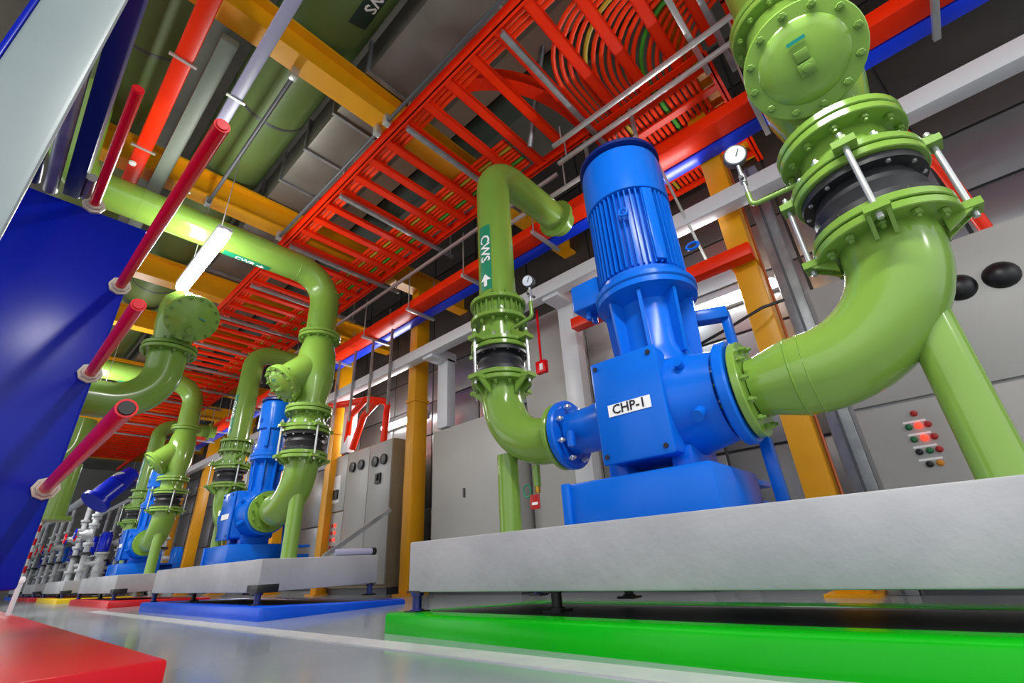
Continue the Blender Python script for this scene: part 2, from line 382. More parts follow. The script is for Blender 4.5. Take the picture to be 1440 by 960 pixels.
def discharge_line(label):
    cx, cy = PX, 1.985; r = .137
    t = root('discharge_pipe', (cx, cy, .42), label, 'pipe', 'green discharge pipes')
    part('elbow', G().tube(fillet([(cx, 1.49, AX_Z), (cx, cy, AX_Z), (cx, cy, 1.38)], .36, 14), r, 36), GREEN, t)
    part('support_leg', G().cyl((cx, cy - .02, .42), (cx, cy - .02, .90), .066, n=24), GREEN, t)
    f = flange(t, 'flange', (cx, 1.525, AX_Z), (0, 1, 0), .19, .03, GREEN)
    ears = [k * math.pi / 2 for k in range(4)]
    f = flange(t, 'flange', (cx, cy, 1.378), (0, 0, 1), .205, .03, GREEN, ears, er=.245, ed=-.10); bolts(f, (cx, cy, 1.397), (0, 0, 1), .172, 12, .075, .014, GREENB)
    flange(t, 'flange', (cx, cy, 1.416), (0, 0, 1), .205, .03, GREEN)
    rubber_joint(t, (cx, cy), 1.433, 1.60, .145, .188)
    flange(t, 'flange', (cx, cy, 1.618), (0, 0, 1), .205, .03, GREEN)
    f = flange(t, 'flange', (cx, cy, 1.656), (0, 0, 1), .205, .03, GREEN, ears, er=.245, ed=.09); bolts(f, (cx, cy, 1.637), (0, 0, 1), .172, 12, .085, .013, BRIGHT)
    tie_rods(t, (cx, cy), 1.33, 1.72, .245, .009)
    part('spool', G().cyl((cx, cy, 1.66), (cx, cy, 1.84), .14, n=36), GREEN, t)
    f = flange(t, 'flange', (cx, cy, 1.845), (0, 0, 1), .205, .032, GREEN)
    part('check_valve', G().lathe((cx, cy, 1.86), (0, 0, 1), [(0, .155), (.01, .16), (.10, .16), (.11, .155)], 36), GREEN, t)
    f2 = flange(t, 'flange', (cx, cy, 1.985), (0, 0, 1), .205, .032, GREEN); bolts(f2, (cx, cy, 1.915), (0, 0, 1), .174, 12, .20, .013, GREENB)
    for k in range(12):
        a = 2 * math.pi * (k + .5) / 12; x, y = cx + .174 * math.cos(a), cy + .174 * math.sin(a)
        part('stud', G().cyl((x, y, 1.86), (x, y, 1.97), .009, n=8), GREENB, t)
    part('riser', G().tube(fillet([(cx, cy, 2.0), (cx, cy, 3.36), (3.05, cy, 3.36)], .26, 14), r, 36), GREEN, t)
    part('end_flange', G().disc((3.06, cy, 3.36), (1, 0, 0), .19, .04, 32), GREEN, t)
    part('header_stub', G().cyl((3.08, cy, 3.36), (3.18, cy, 3.36), r, n=28), GREEN, t)
    vd = V((-.9, -.42, 0))
    lb = part('pipe_label', wrap(rect2(-.29, .29, -.052, .052, .002), (cx, cy, 2.36), (0, 0, -1), r, 0, (-1, -.1, 0)), LBL, t, label='green strip printed CWS with a white arrow')
    vs, fs = font('CWS', .112)
    fl = G().add([(v[0] - .075, v[1], .004) for v in vs], fs)
    part('lettering', wrap(fl, (cx, cy, 2.36), (0, 0, -1), r, 0, (-1, -.1, 0)), WHITE, lb)
    a = []; af = []; arrow(a, af, 0, .09); fl = G().add([(-v[0] + .21, v[1], .004) for v in a], af)
    part('arrow_mark', wrap(fl, (cx, cy, 2.36), (0, 0, -1), r, 0, (-1, -.1, 0)), WHITE, lb)
    part('gauge_tapping', G().tube(fillet([(cx - .02, cy - .13, 1.745), (cx, 1.68, 1.78), (cx, 1.68, 1.90)], .03, 5), .014, 10), GREEN, t)
    d = part('drain_cock', G().cyl((cx, 1.74, .80), (cx, 1.74, .68), .022, n=12), GREEN, t)
    part('brass_tap', G().cyl((cx, 1.74, .69), (cx, 1.74, .645), .016, n=10), BRASS, d, label='brass tap end')
    return t
def drain_tag(off, label):
    y = 1.74 + off
    t = root('valve_tag', (PX - .03, y, .56), label, 'tag', 'tags on the drain cocks')
    part('tag_plate', G().box((PX - .035, y - .035, .555), (PX - .03, y + .035, .635)), REDOFF, t, bevel=.002)
    part('lettering', G().box((PX - .037, y - .022, .578), (PX - .0355, y + .02, .592)), WHITE, t)
    part('tag_ring', G().tube([(PX - .03, y + .055 + .027 * math.cos(a * .5236), .66 + .035 * math.sin(a * .5236)) for a in range(13)], .005, 6), LBL, t, label='green wire ring')

def gauge(x, y, z0, z1, label, group='pressure gauges on the pump pipes', r=.05):
    t = root('pressure_gauge', (x, y, z0), label, 'gauge', group)
    part('stem', G().cyl((x, y, z0), (x, y, z1 - r * .8), .0095, n=10).lathe((x, y, z0 + (z1 - z0) * .3), (0, 0, 1), [(0, .016), (.05, .016)], 8), BRIGHT, t)
    part('shut_off_cock', G().cyl((x - .03, y, z0 + (z1 - z0) * .38), (x + .05, y, z0 + (z1 - z0) * .38), .009, n=8), DARKST, t)
    d = V((-.92, -.28, -.25)).normalized(); c = V((x, y, z1))
    b = part('gauge_case', G().lathe(c + d * .03, -d, [(0, r), (.004, r + .004), (.045, r + .003), (.055, r * .85)], 28), DARKST, t)
    fc = part('dial', G().lathe(c + d * .0305, d, [(0, r * .92), (.0015, r * .9)], 28), DIAL, t)
    part('needle', G().bar(c + d * .034 - V((0, 0, .01)), c + d * .034 + V((0, -.02, .025)), .004, .002, d), INK, fc)
    return t

def pump(label, plate_text, with_text=True):
    cx, my = PX, .875
    t = root('pump', (cx, .95, .42), label, 'pump', 'blue vertical motor pumps')
    b = part('base_frame', G().box((1.85, .63, .42), (2.42, 1.335, .612)), BLUE, t, bevel=.012)
    part('base_end_plate', G().box((1.835, 1.30, .42), (1.852, 1.345, .615)), BLUE, b, bevel=.004)
    part('base_channel', G().box((2.42, .66, .42), (2.74, 1.30, .50)).box((2.42, .66, .57), (2.74, 1.30, .60)).box((2.44, .95, .5), (2.72, .98, .57)), BLUE, t, bevel=.006)
    for yy in (.80, 1.12):
        part('casing_foot', G().box((2.0, yy - .05, .612), (2.3, yy + .05, .72)), BLUE, t, bevel=.01)
    part('casing', G().lathe((cx, 1.16, AX_Z), (0, -1, 0), [(0, .20), (.02, .245), (.10, .27), (.26, .275), (.36, .262), (.44, .235), (.53, .215), (.575, .205)], 44), BLUE, t)
    part('volute_box', G().box((1.885, .775, .675), (2.35, 1.125, 1.175)), BLUE, t, bevel=.03)
    fp = part('cover_plate', G().box((1.862, .765, .665), (1.886, 1.115, 1.165)), BLUE, t, bevel=.014)
    for yy in (.80, 1.085):
        for zz in (.70, 1.13): part('screw', G().lathe((1.8625, yy, zz), (-1, 0, 0), [(0, .012), (.007, .012)], 6), INK, fp, label='dark cover screw')
    npz = .905
    npl = part('name_plate', G().box((1.859, .83, npz - .028), (1.8625, 1.045, npz + .028)), WHITE, t, label='white plate printed with the pump number')
    if with_text: part('lettering', flat_text(plate_text, .062, (1.8575, .9375, npz), (0, -1, 0), (0, 0, 1)), INK, npl)
    f = part('suction_flange', G().disc((cx, .543, AX_Z), (0, 1, 0), .235, .05, 44, .008), BLUE, t)
    for k in range(8):
        a = 2 * math.pi * (k + .5) / 8; p = V((cx + .245 * math.cos(a) * .72, .585, AX_Z + .245 * math.sin(a) * .72))
        inst('bolt', bolt_mesh(.05, .014, BRIGHT), f, p, V((0, 1, 0)).to_track_quat('Z', 'Y'))
    part('plug', G().cyl((1.97, .66, .84), (1.90, .66, .80), .026, n=12), BLUE, t); part('plug', G().cyl((1.97, .70, 1.04), (1.92, .70, 1.06), .02, n=12), BLUE, t)
    part('discharge_nozzle', G().lathe((cx, 1.10, AX_Z), (0, 1, 0), [(0, .165), (.08, .145), (.20, .125), (.34, .12)], 32).cyl((1.99, 1.36, .90), (1.99, 1.36, .82), .022, n=12), BLUE, t)
    f = part('discharge_flange', G().disc((cx, 1.475, AX_Z), (0, 1, 0), .195, .045, 40, .008), BLUE, t)
    for k in range(8):
        a = 2 * math.pi * (k + .5) / 8
        inst('bolt', bolt_mesh(.045, .015, BRIGHT), f, (cx + .155 * math.cos(a), 1.462, AX_Z + .155 * math.sin(a)), V((0, 1, 0)).to_track_quat('Z', 'Y'))
    ln = part('lantern', G().lathe((cx, my, 1.12), (0, 0, 1), [(0, .20), (.06, .185), (.10, .165), (.36, .165), (.39, .22), (.40, .265), (.43, .265)], 40), BLUE, t)
    for k in range(8):
        a = 2 * math.pi * (k + .35) / 8; d = V((math.cos(a), math.sin(a), 0)); s = V((-d.y, d.x, 0)) * .009; c = V((cx, my, 0))
        pr = [(.14, 1.16), (.215, 1.16), (.235, 1.50), (.14, 1.50)]
        vs = [c + d * q + s * sg + V((0, 0, zz)) for sg in (-1, 1) for q, zz in pr]
        part('rib', G().add(vs, [(3, 2, 1, 0), (4, 5, 6, 7), (0, 1, 5, 4), (1, 2, 6, 5), (2, 3, 7, 6), (3, 0, 4, 7)]), BLUE, ln)
    part('motor_flange', G().disc((cx, my, 1.572), (0, 0, 1), .272, .04, 44, .008), BLUE, t)
    mb = part('motor_body', G().lathe((cx, my, 1.59), (0, 0, 1), [(0, .235), (.04, .24), (.045, .205), (.60, .205)], 40), BLUE, t)
    fm = G().box((.198, -.004, 0), (.238, .004, .50)).mesh('cooling_fin', BLUE)
    for k in range(48):
        a = 2 * math.pi * k / 48
        o = inst('cooling_fin', fm, mb, (cx, my, 1.645)); o.rotation_euler = (0, 0, a)
    for a in (math.radians(232), math.radians(205), math.radians(140)):       # lifting pads and cover strips among the fins
        d = V((math.cos(a), math.sin(a), 0)); p = V((cx, my, 1.66)) + d * .235
        if a > 3.9: part('cover_strip', G().bar(p, p + V((0, 0, .48)), .06, .03, d), BLUE, mb, bevel=.006)
    d = V((math.cos(math.radians(197)), math.sin(math.radians(197)), 0)); p = V((cx, my, 1.98)) + d * .245
    part('lifting_eye', G().tube([p + d * .012 + V((-d.y, d.x, 0)) * (.022 * math.cos(q * .5236)) + V((0, 0, .022 * math.sin(q * .5236))) for q in range(13)], .008, 8), BLUE, mb)
    part('fan_cowl', G().lathe((cx, my, 2.15), (0, 0, 1), [(0, .238), (.004, .245), (.28, .245), (.33, .235), (.36, .20), (.365, 0)], 48), BLUE, t)
    part('rain_lid', G().lathe((cx, my, 2.505), (0, 0, 1), [(0, .20), (.004, .25), (.025, .25), (.04, .23), (.05, 0)], 44), NAVY2, t)
    tb = part('terminal_box', G().box((2.02, 1.08, 1.59), (2.20, 1.27, 1.76)), BLUE, t, bevel=.012)
    part('gland', G().cyl((2.08, 1.2, 1.59), (2.08, 1.2, 1.54), .018, n=10).cyl((2.14, 1.2, 1.59), (2.14, 1.2, 1.54), .018, n=10), BLUE, tb)
    part('cable_ring', G().tube([(2.28, .60 + .035 * math.cos(q * .5236), 1.84 + .02 * math.sin(q * .5236)) for q in range(13)], .008, 6), BLUE, t)
    part('lantern_bracket', G().bar((2.30, .80, 1.44), (2.42, .56, 1.44), .08, .07).bar((2.42, .57, 1.46), (2.42, .57, 1.10), .045, .05, (1, 0, 0)), BLUE, t, bevel=.008)
    part('pipe_prop', G().bar((2.38, .545, .80), (2.40, .545, .42), .05, .06, (1, 0, 0)), BLUE, t, bevel=.006)
    return t

KN = ['nearest', 'second', 'third']
s1 = suction_line('green suction pipe rising from the nearest blue pump, its round strainer cover close to camera')
d1 = discharge_line('upright green discharge pipe left of the nearest blue pump, printed CWS')
p1 = pump('large blue vertical motor pump nearest the camera, white number plate on its box', 'CHP-1')
index()
plinth(-.85, 2.25, 'long grey concrete plinth carrying the nearest blue pump, inside the green kerb')
kerb(-1.05, 2.37, KGREEN, 'bright green kerb round the nearest plinth', .09)
ys = PITCH
s2 = copy_tree(s1, V((0, ys, 0))); d2 = copy_tree(d1, V((0, ys, 0))); p2 = copy_tree(p1, V((0, ys, 0)), skip=('cooling_fin', 'lettering'))
tag(s2, 'green suction pipe of the second pump, turning overhead across the aisle'); tag(d2, 'upright green discharge pipe behind the second blue pump from the camera'); tag(p2, 'second blue pump from the camera, standing on the plinth inside the blue kerb')
plinth(4.2, 7.25, 'grey concrete plinth of the second pump, above the blue kerb')
kerb(3.95, 7.36, KBLUE, 'blue kerb round the second plinth')
sk = ('bolt', 'screw', 'stud', 'nut', 'cooling_fin', 'lettering', 'weld_seam')
s3 = copy_tree(s1, V((0, 2 * ys, 0)), sk); d3 = copy_tree(d1, V((0, 2 * ys, 0)), sk); p3 = copy_tree(p1, V((0, 2 * ys, 0)), sk)
tag(s3, 'green suction pipe of the third pump, small in the distance'); tag(d3, 'upright green discharge pipe of the third pump, small in the distance'); tag(p3, 'third blue pump from the camera, small in the distance above the red kerb')
for pp in (p2, p3):                                  # these two carry a slimmer, lower motor
    for c in COL.objects:
        if c.parent == pp:
            b = c.name.split('.')[0]
            if b in ('fan_cowl', 'rain_lid'): c.location.z -= .27
            if b in ('lantern', 'motor_flange', 'motor_body', 'fan_cowl', 'rain_lid', 'terminal_box', 'cable_ring', 'lantern_bracket'):
                c.scale = (.72, .72, 1); c.location.y -= .12
plinth(9.3, 12.25, 'grey concrete plinth of the third pump, above the distant red kerb')
kerb(9.1, 12.36, KRED, 'red kerb round the third plinth, beyond the blue kerb')
gauge(PX - .03, .24, 1.87, 2.12, 'round pressure gauge between the nearest motor and its strainer', r=.052)
gauge(PX, 1.68, 1.89, 2.06, 'round pressure gauge right of the nearest green discharge pipe', r=.04)
gauge(PX - .03, .24 + ys, 1.87, 2.12, 'small pressure gauge on the suction pipe of the second pump', r=.05)
drain_tag(0, 'red tag with green ring under the nearest discharge elbow')

# further plinths with grey booster pumps
for k, (km, col_) in enumerate(((KYEL, 'yellow'), (KRED, 'dark red'), (KBLUE, 'farthest blue'))):
    y0 = 14.2 + k * 5.05
    plinth(y0, y0 + 3.0, 'distant grey plinth above the %s kerb, under grey booster pumps' % col_)
    kerb(y0 - .2, y0 + 3.12, km, '%s kerb in the far distance of the pump row' % col_)
def booster(x, y, s, i, kindm, label):
    t = root('booster_pump', (x, y, .42 if x < 2.7 else 0), label, 'pump', 'small grey booster pumps at the far end')
    z = .42 if x < 2.7 else 0
    part('pump_body', G().lathe((x, y, z), (0, 0, 1), [(0, .10), (.05, .10), (.055, .08), (.5, .08), (.51, .13), (.55, .13)], 16), VALVE, t)
    part('motor', G().lathe((x, y, z + .55), (0, 0, 1), [(0, .10), (.02, .12), (.35, .12), (.38, .10), (.42, .1)], 16), BLUE if i % 2 else NAVY, t)
    r = part('riser', G().cyl((x - .28, y, z), (x - .28, y, 2.5), .055, n=12), VALVE, t)
    for zz in (.62, .95, 1.15, 1.55, 1.75): part('flange', G().disc((x - .28, y, zz), (0, 0, 1), .10, .05, 16), VALVE if zz != .95 else RUBBER, r)
    v = part('valve', G().lathe((x - .28, y, 1.35), (-1, 0, 0), [(0, .11), (.12, .09), (.18, .04), (.3, .03)], 14), VALVE, t)
    part('handwheel', G().tube([(x - .56, y + .10 * math.cos(q * .5236), 1.35 + .10 * math.sin(q * .5236)) for q in range(13)], .016, 6), RED if i % 3 else NAVY, v)
    part('inlet_pipe', G().tube(fillet([(x - .28, y, .75), (x - .1, y, .75), (x, y, .75)], .02, 3), .05, 10), VALVE, t)
sid = ['in front', 'behind']
for k in range(3):
    for j in range(4):
        y = 14.55 + 5.05 * k + j * .72
        booster(2.15 + .1 * ((j + k) % 2), y, 1, k * 4 + j, VALVE, '%s of the small grey booster pumps on the %s distant plinth' % (['nearest', 'second', 'third', 'farthest'][j], ['first', 'second', 'third'][k]))
for j in range(6):
    booster(3.22, 13.0 + j * 1.5, 1, j + 1, VALVE, ORD[j] + ' from the camera of the small grey booster pumps in the rear row')
t = root('booster_header', (1.9, 15, 1.9), 'dark blue strainer and header pipe above the distant grey booster pumps', 'pipe')
part('header', G().cyl((1.95, 13.8, 2.5), (1.95, 27, 2.5), .12, n=16), VALVE, t)
part('strainer', G().lathe((1.95, 13.9, 2.35), (-.5, -.2, -.7), [(0, .22), (.45, .22), (.46, .30), (.54, .30)], 20).lathe((1.95, 13.9, 2.35), (.4, .2, .5), [(0, .22), (.4, .16)], 16), NAVY, t)

# big suction line beside the plate exchanger, same family, own route
cx, cy = .67, 4.25
t = root('inlet_pipe', (cx, cy, 1.2), 'big green elbow with a round strainer cover, hanging left under the lit tube', 'pipe')
part('elbow', G().tube(fillet([(-1.2, cy, 1.50), (cx, cy, 1.50), (cx, cy, 1.945)], .30, 14), .13, 36), GREEN, t)
f = flange(t, 'flange', (cx, cy, 1.955), (0, 0, 1), .19, .028, GREEN); bolts(f, (cx, cy, 1.973), (0, 0, 1), .162, 12, .075, .012, GREENB)
flange(t, 'flange', (cx, cy, 1.99), (0, 0, 1), .19, .028, GREEN)
part('strainer_body', G().lathe((cx, cy, 1.99), (0, 0, 1), [(0, .13), (.08, .132), (.2, .15), (.36, .155), (.44, .14), (.50, .09), (.52, 0)], 36), GREEN, t)
o = V((cx, cy, 2.37)); d = V((.07, -.83, -.55)).normalized()
part('strainer_branch', G().lathe(o, d, [(0, .14), (.37, .14), (.375, .182), (.40, .185)], 36), GREEN, t)
cv = part('strainer_cover', G().lathe(o + d * .402, d, [(0, .182), (.004, .185), (.024, .183), (.026, .14), (.04, .11), (.05, 0)], 40), GREEN, t)
bolts(cv, o + d * .40, d, .165, 14, .055, .012, GREENB)
part('drain_plug', G().cyl(o + d * .44 + V((0, .05, -.07)), o + d * .50 + V((0, .05, -.07)), .03, n=8), GREENB, cv)
part('cover_tag', G().bar(o + d * .458 + V((.03, 0, .03)), o + d * .458 + V((.08, 0, .015)), .006, .03, d), TEAL, cv, label='small teal tag')
t = root('drop_pipe', (.3, 8.0, 0), 'green pipe slanting down behind the lowest red sleeved rod', 'pipe')
part('run', G().tube(fillet([(.62, 8.6, 2.4), (.62, 8.6, 1.75), (-1.6, 8.6, 1.75)], .35, 8), .16, 24), GREEN, t)
part('leg', G().cyl((.66, 8.6, 1.80), (.66, 8.6, 1.12), .13, n=24), GREEN, t); part('flange', G().disc((.66, 8.6, 1.10), (0, 0, 1), .2, .05, 28), GREEN, t)

# ================================================================== PLATE HEAT EXCHANGER (left)
t = root('plate_heat_exchanger', (-.4, 3.05, .1), 'dark blue plate heat exchanger at left with red sleeved tie rods', 'heat exchanger')
part('frame_plate', G().box((-1.3, 3.0, .30), (.20, 3.07, 2.19)), NAVY, t, bevel=.012)
part('plate_pack', G().box((-1.2, 3.07, .36), (.05, 4.0, 1.9)), DARKST, t)
for x in (-1.1, -.45): part('foot', G().box((x - .08, 2.97, .1), (x + .08, 3.10, .30)), NAVY, t, bevel=.006)
for i, (x, z, x1, z1, ye) in enumerate(((-.055, 2.215, -.055, 2.17, 1.95), (.17, 1.78, .175, 1.62, 1.34), (.18, 1.265, .178, 1.215, 1.95), (.175, .705, .178, .70, 1.46))):
    r = part('tie_rod', G().cyl((x, 3.0, z), (x1, ye, z1), (.024 if i else .022), n=18), RED, t, label='red plastic sleeve over the rod')
    dd = (V((x1, ye, z1)) - V((x, 3, z))).normalized()
    part('washer', G().lathe((x, 2.998, z), dd, [(0, .05), (.02, .05), (.022, .04), (.04, .036)], 8), CREAM, r)
    part('sleeve_end', G().lathe(V((x1, ye, z1)) + dd * .001, dd, [(0, .019), (.004, .017)], 14), BLACK if i == 3 else KRED, r)
part('carrying_bar', G().bar((-.155, 3.0, 2.30), (-.16, 1.16, 2.26), .07, .16), NAVY2, t, bevel=.006)
part('guide_bar', G().cyl((-.235, 3.0, 2.22), (-.235, 1.2, 2.20), .03, n=14), STEEL, t)
part('guide_bar', G().cyl((-.30, 3.0, 2.24), (-.30, 1.2, 2.22), .022, n=14), NAVY2, t)
for x, z in ((-.10, 2.255), (-.34, 2.23)): part('stud', G().cyl((x, 3.0, z), (x, 2.80, z), .026, n=10), STEEL, t)
t2 = part('support_post', G().box((-.237, 1.13, 0), (-.118, 1.16, 2.36)), PLATEW, t, bevel=.01, label='pale grey steel post')
part('post_web', G().box((-.246, 1.128, 0), (-.236, 1.22, 2.36)), NAVY, t, bevel=.004)
# red plinth under it and the little white post on it
t = root('exchanger_plinth', (-.4, 4.5, 0), 'red painted low plinth in the bottom left corner', 'plinth')
part('slab', G().box((-1.6, 1.80, 0), (.49, 9.0, .1)), KRED, t, bevel=.012)
t = root('hose_post', (.44, 6.5, .1), 'short white post standing on the red plinth at left', 'post')
part('post', G().cyl((.44, 6.5, .1), (.445, 6.5, .355), .02, n=12), TRUNK, t)
part('cap', G().lathe((.445, 6.5, .355), (0, 0, 1), [(0, .024), (.02, .03), (.05, .022), (.056, 0)], 12), WHITE, t)

# ================================================================== COLUMNS, BEAMS, SERVICES
def ibeam(g, p, q, h, wd, tf=.025, tw=.03):
    p, q = V(p), V(q); z = V((0, 0, 1))
    g.bar(p + z * tf / 2, q + z * tf / 2, wd, tf); g.bar(p + z * (h - tf / 2), q + z * (h - tf / 2), wd, tf); g.bar(p + z * h / 2, q + z * h / 2, tw, h - 2 * tf); return g
CY = [.60, 2.80, 5.02, 7.2, 9.0, 11.6, 13.8, 16.0, 18.2, 20.4]
for i, y in enumerate(CY):
    nm = ['nearest the camera, behind the nearest pump', 'hidden behind the nearest discharge pipe', 'in front of the grey control cabinet', 'left of the control cabinet', 'fifth from the camera', 'sixth from the camera', 'seventh from the camera', 'eighth from the camera', 'ninth from the camera', 'farthest from the camera'][i]
    if i != 1:
        t = root('yellow_column', (3.68, y, 0), 'yellow steel column ' + nm, 'column', 'yellow columns along the wall')
        part('shaft', G().box((3.58, y - .085, 0), (3.80, y + .085, 4.1)), YELLOW, t, bevel=.006)
        part('base_plate', G().box((3.53, y - .14, 0), (3.85, y + .14, .02)), YELLOW, t)
        part('splice_cap', G().box((3.565, y - .10, 2.34), (3.815, y + .10, 2.38)), YELLOW, t)
    t = root('yellow_beam', (1.5, y, 4.1), ['yellow cross beam nearest the camera, over the nearest pump', 'yellow cross beam passing above the tray near the top of the photo', 'yellow cross beam behind the lit tube', 'fourth yellow cross beam from the camera', 'fifth yellow cross beam from the camera', 'sixth yellow cross beam from the camera', 'seventh yellow cross beam from the camera', 'eighth yellow cross beam from the camera', 'ninth yellow cross beam from the camera', 'farthest yellow cross beam'][i], 'beam', 'yellow cross beams')
    yb = y if i else .42
    part('beam', ibeam(G(), (-3.5, yb, 4.1), (4.57, yb, 4.1), .34, .19), YELLOW, t)
def run(name, x, z, y0, y1, wd, h, m, label, cat, bevel=.006, straps=(), sm=STEEL):
    t = root(name, (x, (y0 + y1) / 2, z), label, cat)
    part('run', G().box((x - wd / 2, y0, z - h / 2), (x + wd / 2, y1, z + h / 2)), m, t, bevel=bevel)
    for y in straps:
        part('strap', G().box((x - wd * .75, y - .012, z - h / 2 - .012), (x + wd * .75, y + .012, z - h / 2 + .004)), sm, t)
    return t
st = [-1.0 + 1.12 * k for k in range(20)]
t = root('orange_trunking', (3.3, 10, 3.49), 'long orange square trunking running above the pump row', 'trunking')
part('run', G().box((3.2, -4, 3.49), (3.4, 28, 3.615)), ORANGE, t, bevel=.005)
t2 = root('blue_trunking', (3.52, 10, 3.49), 'long blue trunking running beside the orange trunking', 'trunking')
part('run', G().box((3.42, -4, 3.49), (3.57, 28, 3.60)), mat('trunk_blue', '#0a3cf0', None, .3), t2, bevel=.005)
for i, y in enumerate(st):
    a = root('hanger_bracket', (3.38, y, 3.46), ORD[i] + ' steel strut bracket from the camera under the orange trunking', 'bracket', 'steel brackets under the orange trunking')
    part('strut', G().box((3.14, y - .02, 3.448), (3.62, y + .02, 3.488)), BRIGHT, a, bevel=.003)
    for x in (3.17, 3.6): part('rod', G().cyl((x, y, 3.48), (x, y, 4.12), .008, n=8), BRIGHT, a)
t = root('white_trunking', (3.42, 10, 2.87), 'thick white square trunking running level in front of the wall', 'trunking')
part('run', G().box((3.36, -4, 2.80), (3.50, 26, 2.945)), TRUNK, t, bevel=.006)
for y in (2.40, 4.45, 6.9, 11.0):
    part('drop', G().box((3.66, y - .10, .9 if y < 3 else (1.99 if 6 < y < 8 else (1.87 if y < 5 else .3))), (3.80, y + .10, 2.80)), TRUNK, t, bevel=.006)
    part('tee', G().box((3.40, y - .10, 2.76), (3.82, y + .10, 2.90)), TRUNK, t, bevel=.006)
t = root('orange_rail', (3.45, .9, 2.42), 'short orange steel rail crossing in front of the nearest yellow column', 'rail')
part('rail', G().box((3.43, .50, 2.33), (3.55, 2.2, 2.44)), ORANGE, t, bevel=.005)
# orange fire pipe with straps, lavender conduit, grey trunk (aisle ceiling)
run('orange_pipe', .07, 4.03, -3, 5.35, .125, .12, ORANGE, 'orange square pipe under the yellow beams, upper left, with steel straps', 'pipe', .02, (2.1, 3.3, 4.5, .6), BRIGHT)
t = root('sprinkler_boss', (.05, 4.75, 3.95), 'small white round boss on the orange pipe', 'sprinkler'); part('boss', G().lathe((.04, 4.75, 3.96), (0, 0, -1), [(0, .03), (.02, .028), (.03, 0)], 14), WHITE, t)
t = root('lavender_conduit', (.45, 3, 3.8), 'pale lavender conduit running along the aisle ceiling', 'conduit')
part('run', G().bar((.45, -3, 3.82), (.45, 5.6, 3.82), .085, .06), LAV, t, bevel=.008)
for y in (1.2, 3.2, 4.6): part('clip', G().box((.38, y - .012, 3.78), (.52, y + .012, 3.792)), BRIGHT, t)
run('flat_trunking', .27, 4.02, 2.92, 6.5, .12, .08, mat('grey_trunk_paint', '#727c70', None, .5), 'grey flat trunking between the orange pipe and the lavender conduit', 'trunking')
for i, (x, y0, y1, z) in enumerate(((.73, 2.86, 4.95, 4.02), (1.52, 2.86, 5.0, 4.02), (1.52, -1, 2.7, 4.02))):
    t = root('steel_conduit', (x, (y0 + y1) / 2, z), ['thin steel conduit spanning between two yellow beams left of the tray', 'thin steel conduit along the tray edge beyond the upper yellow beam', 'thin steel conduit along the tray edge nearest the camera'][i], 'conduit', 'thin steel conduits under the beams')
    part('run', G().cyl((x, y0, z), (x, y1, z), .018, n=12), DARKST, t)
    for y in (y0, y1): part('end_box', G().box((x - .03, y - .03, z - .03), (x + .03, y + .03, z + .08)), BRIGHT, t, bevel=.004)
# big lagged pipes above the beams
for i, (x, z, r, lab) in enumerate(((.85, 4.83, .36, 'fat green lagged pipe above the yellow beams beside the tray, marked CWS'), (-.22, 4.83, .36, 'fat green lagged pipe above the beams at upper left'))):
    t = root('lagged_pipe', (x, 8, z), lab, 'pipe', 'fat lagged pipes under the roof')
    part('lagging', G().cyl((x, -4, z), (x, 24, z), r, n=48), LAGGING, t)
    for y in (-.4, 1.3, 3.9, 6.1, 8.3): part('band', G().lathe((x, y, z), (0, 1, 0), [(-.02, r), (-.015, r + .004), (.015, r + .004), (.02, r)], 48), DARKST, t)
    if i == 0:
        lb = part('pipe_label', wrap(rect2(-.33, .33, -.085, .085, .003), (x, 2.09, z), (0, 1, 0), r, 0, (.42, 0, -.9)), mat('label_dark', '#16362c', None, .5), t, label='dark strip printed CWS')
        vs, fs = font('CWS', .15)
        part('lettering', wrap(G().add([(v.x, v.y, .006) for v in vs], fs), (x, 2.09, z), (0, 1, 0), r, 0, (.42, 0, -.9)), WHITE, lb)
t = root('sheet_duct', (1.5, 6, 4.46), 'flat grey sheet metal duct above the beams beside the tray', 'duct')
part('duct', G().box((1.28, -3, 4.46), (1.80, 20, 4.86)), DUCT, t, bevel=.006)
for k in range(14):
    y = 2.05 + .62 * k if k else .2
    part('joint_flange', G().box((1.25, y - .015, 4.43), (1.83, y + .015, 4.89)), STEEL, t)
t = root('vent_duct', (2.4, 8, 4.7), 'pale rectangular duct seen through the orange tray rungs', 'duct')
part('duct', G().box((2.20, -3, 4.75), (2.46, 20, 4.95)), mat('duct_pale', '#cfc9b4', None, .5), t)
t = root('roof_strip', (2.6, 8, 4.9), 'dark green roof conduit seen through the orange tray rungs', 'duct'); part('duct', G().box((2.52, -3, 4.82), (2.86, 20, 5.02)), mat('duct_dark', '#39493c', None, .6), t)

# ---- cable ladder
TX0, TX1, TZ = 1.62, 2.96, 4.0
t = root('cable_ladder', (2.3, 6, TZ), 'wide orange cable ladder running overhead along the pump row', 'cable tray')
for x in (TX0, TX1):
    ya = 1.45 if x > 2 else -2
    part('side_rail', G().box((x - .03, .3 if x > 2 else -2, TZ), (x + .03, 22, TZ + .012)).box((x - .006, ya, TZ), (x + .006, 22, TZ + .095)).box((x - .03, ya, TZ + .085), (x + .03, 22, TZ + .097)), ORANGE, t)
rm = G().box((TX0, -.045, 0), (TX1, .045, .018)).box((TX0, -.045, 0), (TX1, -.035, .04)).box((TX0, .035, 0), (TX1, .045, .04)).mesh('rung', ORANGE)
k = 0; y = -1.6
while y < 20:
    inst('rung', rm, t, (0, y, TZ + .02)); y += .30
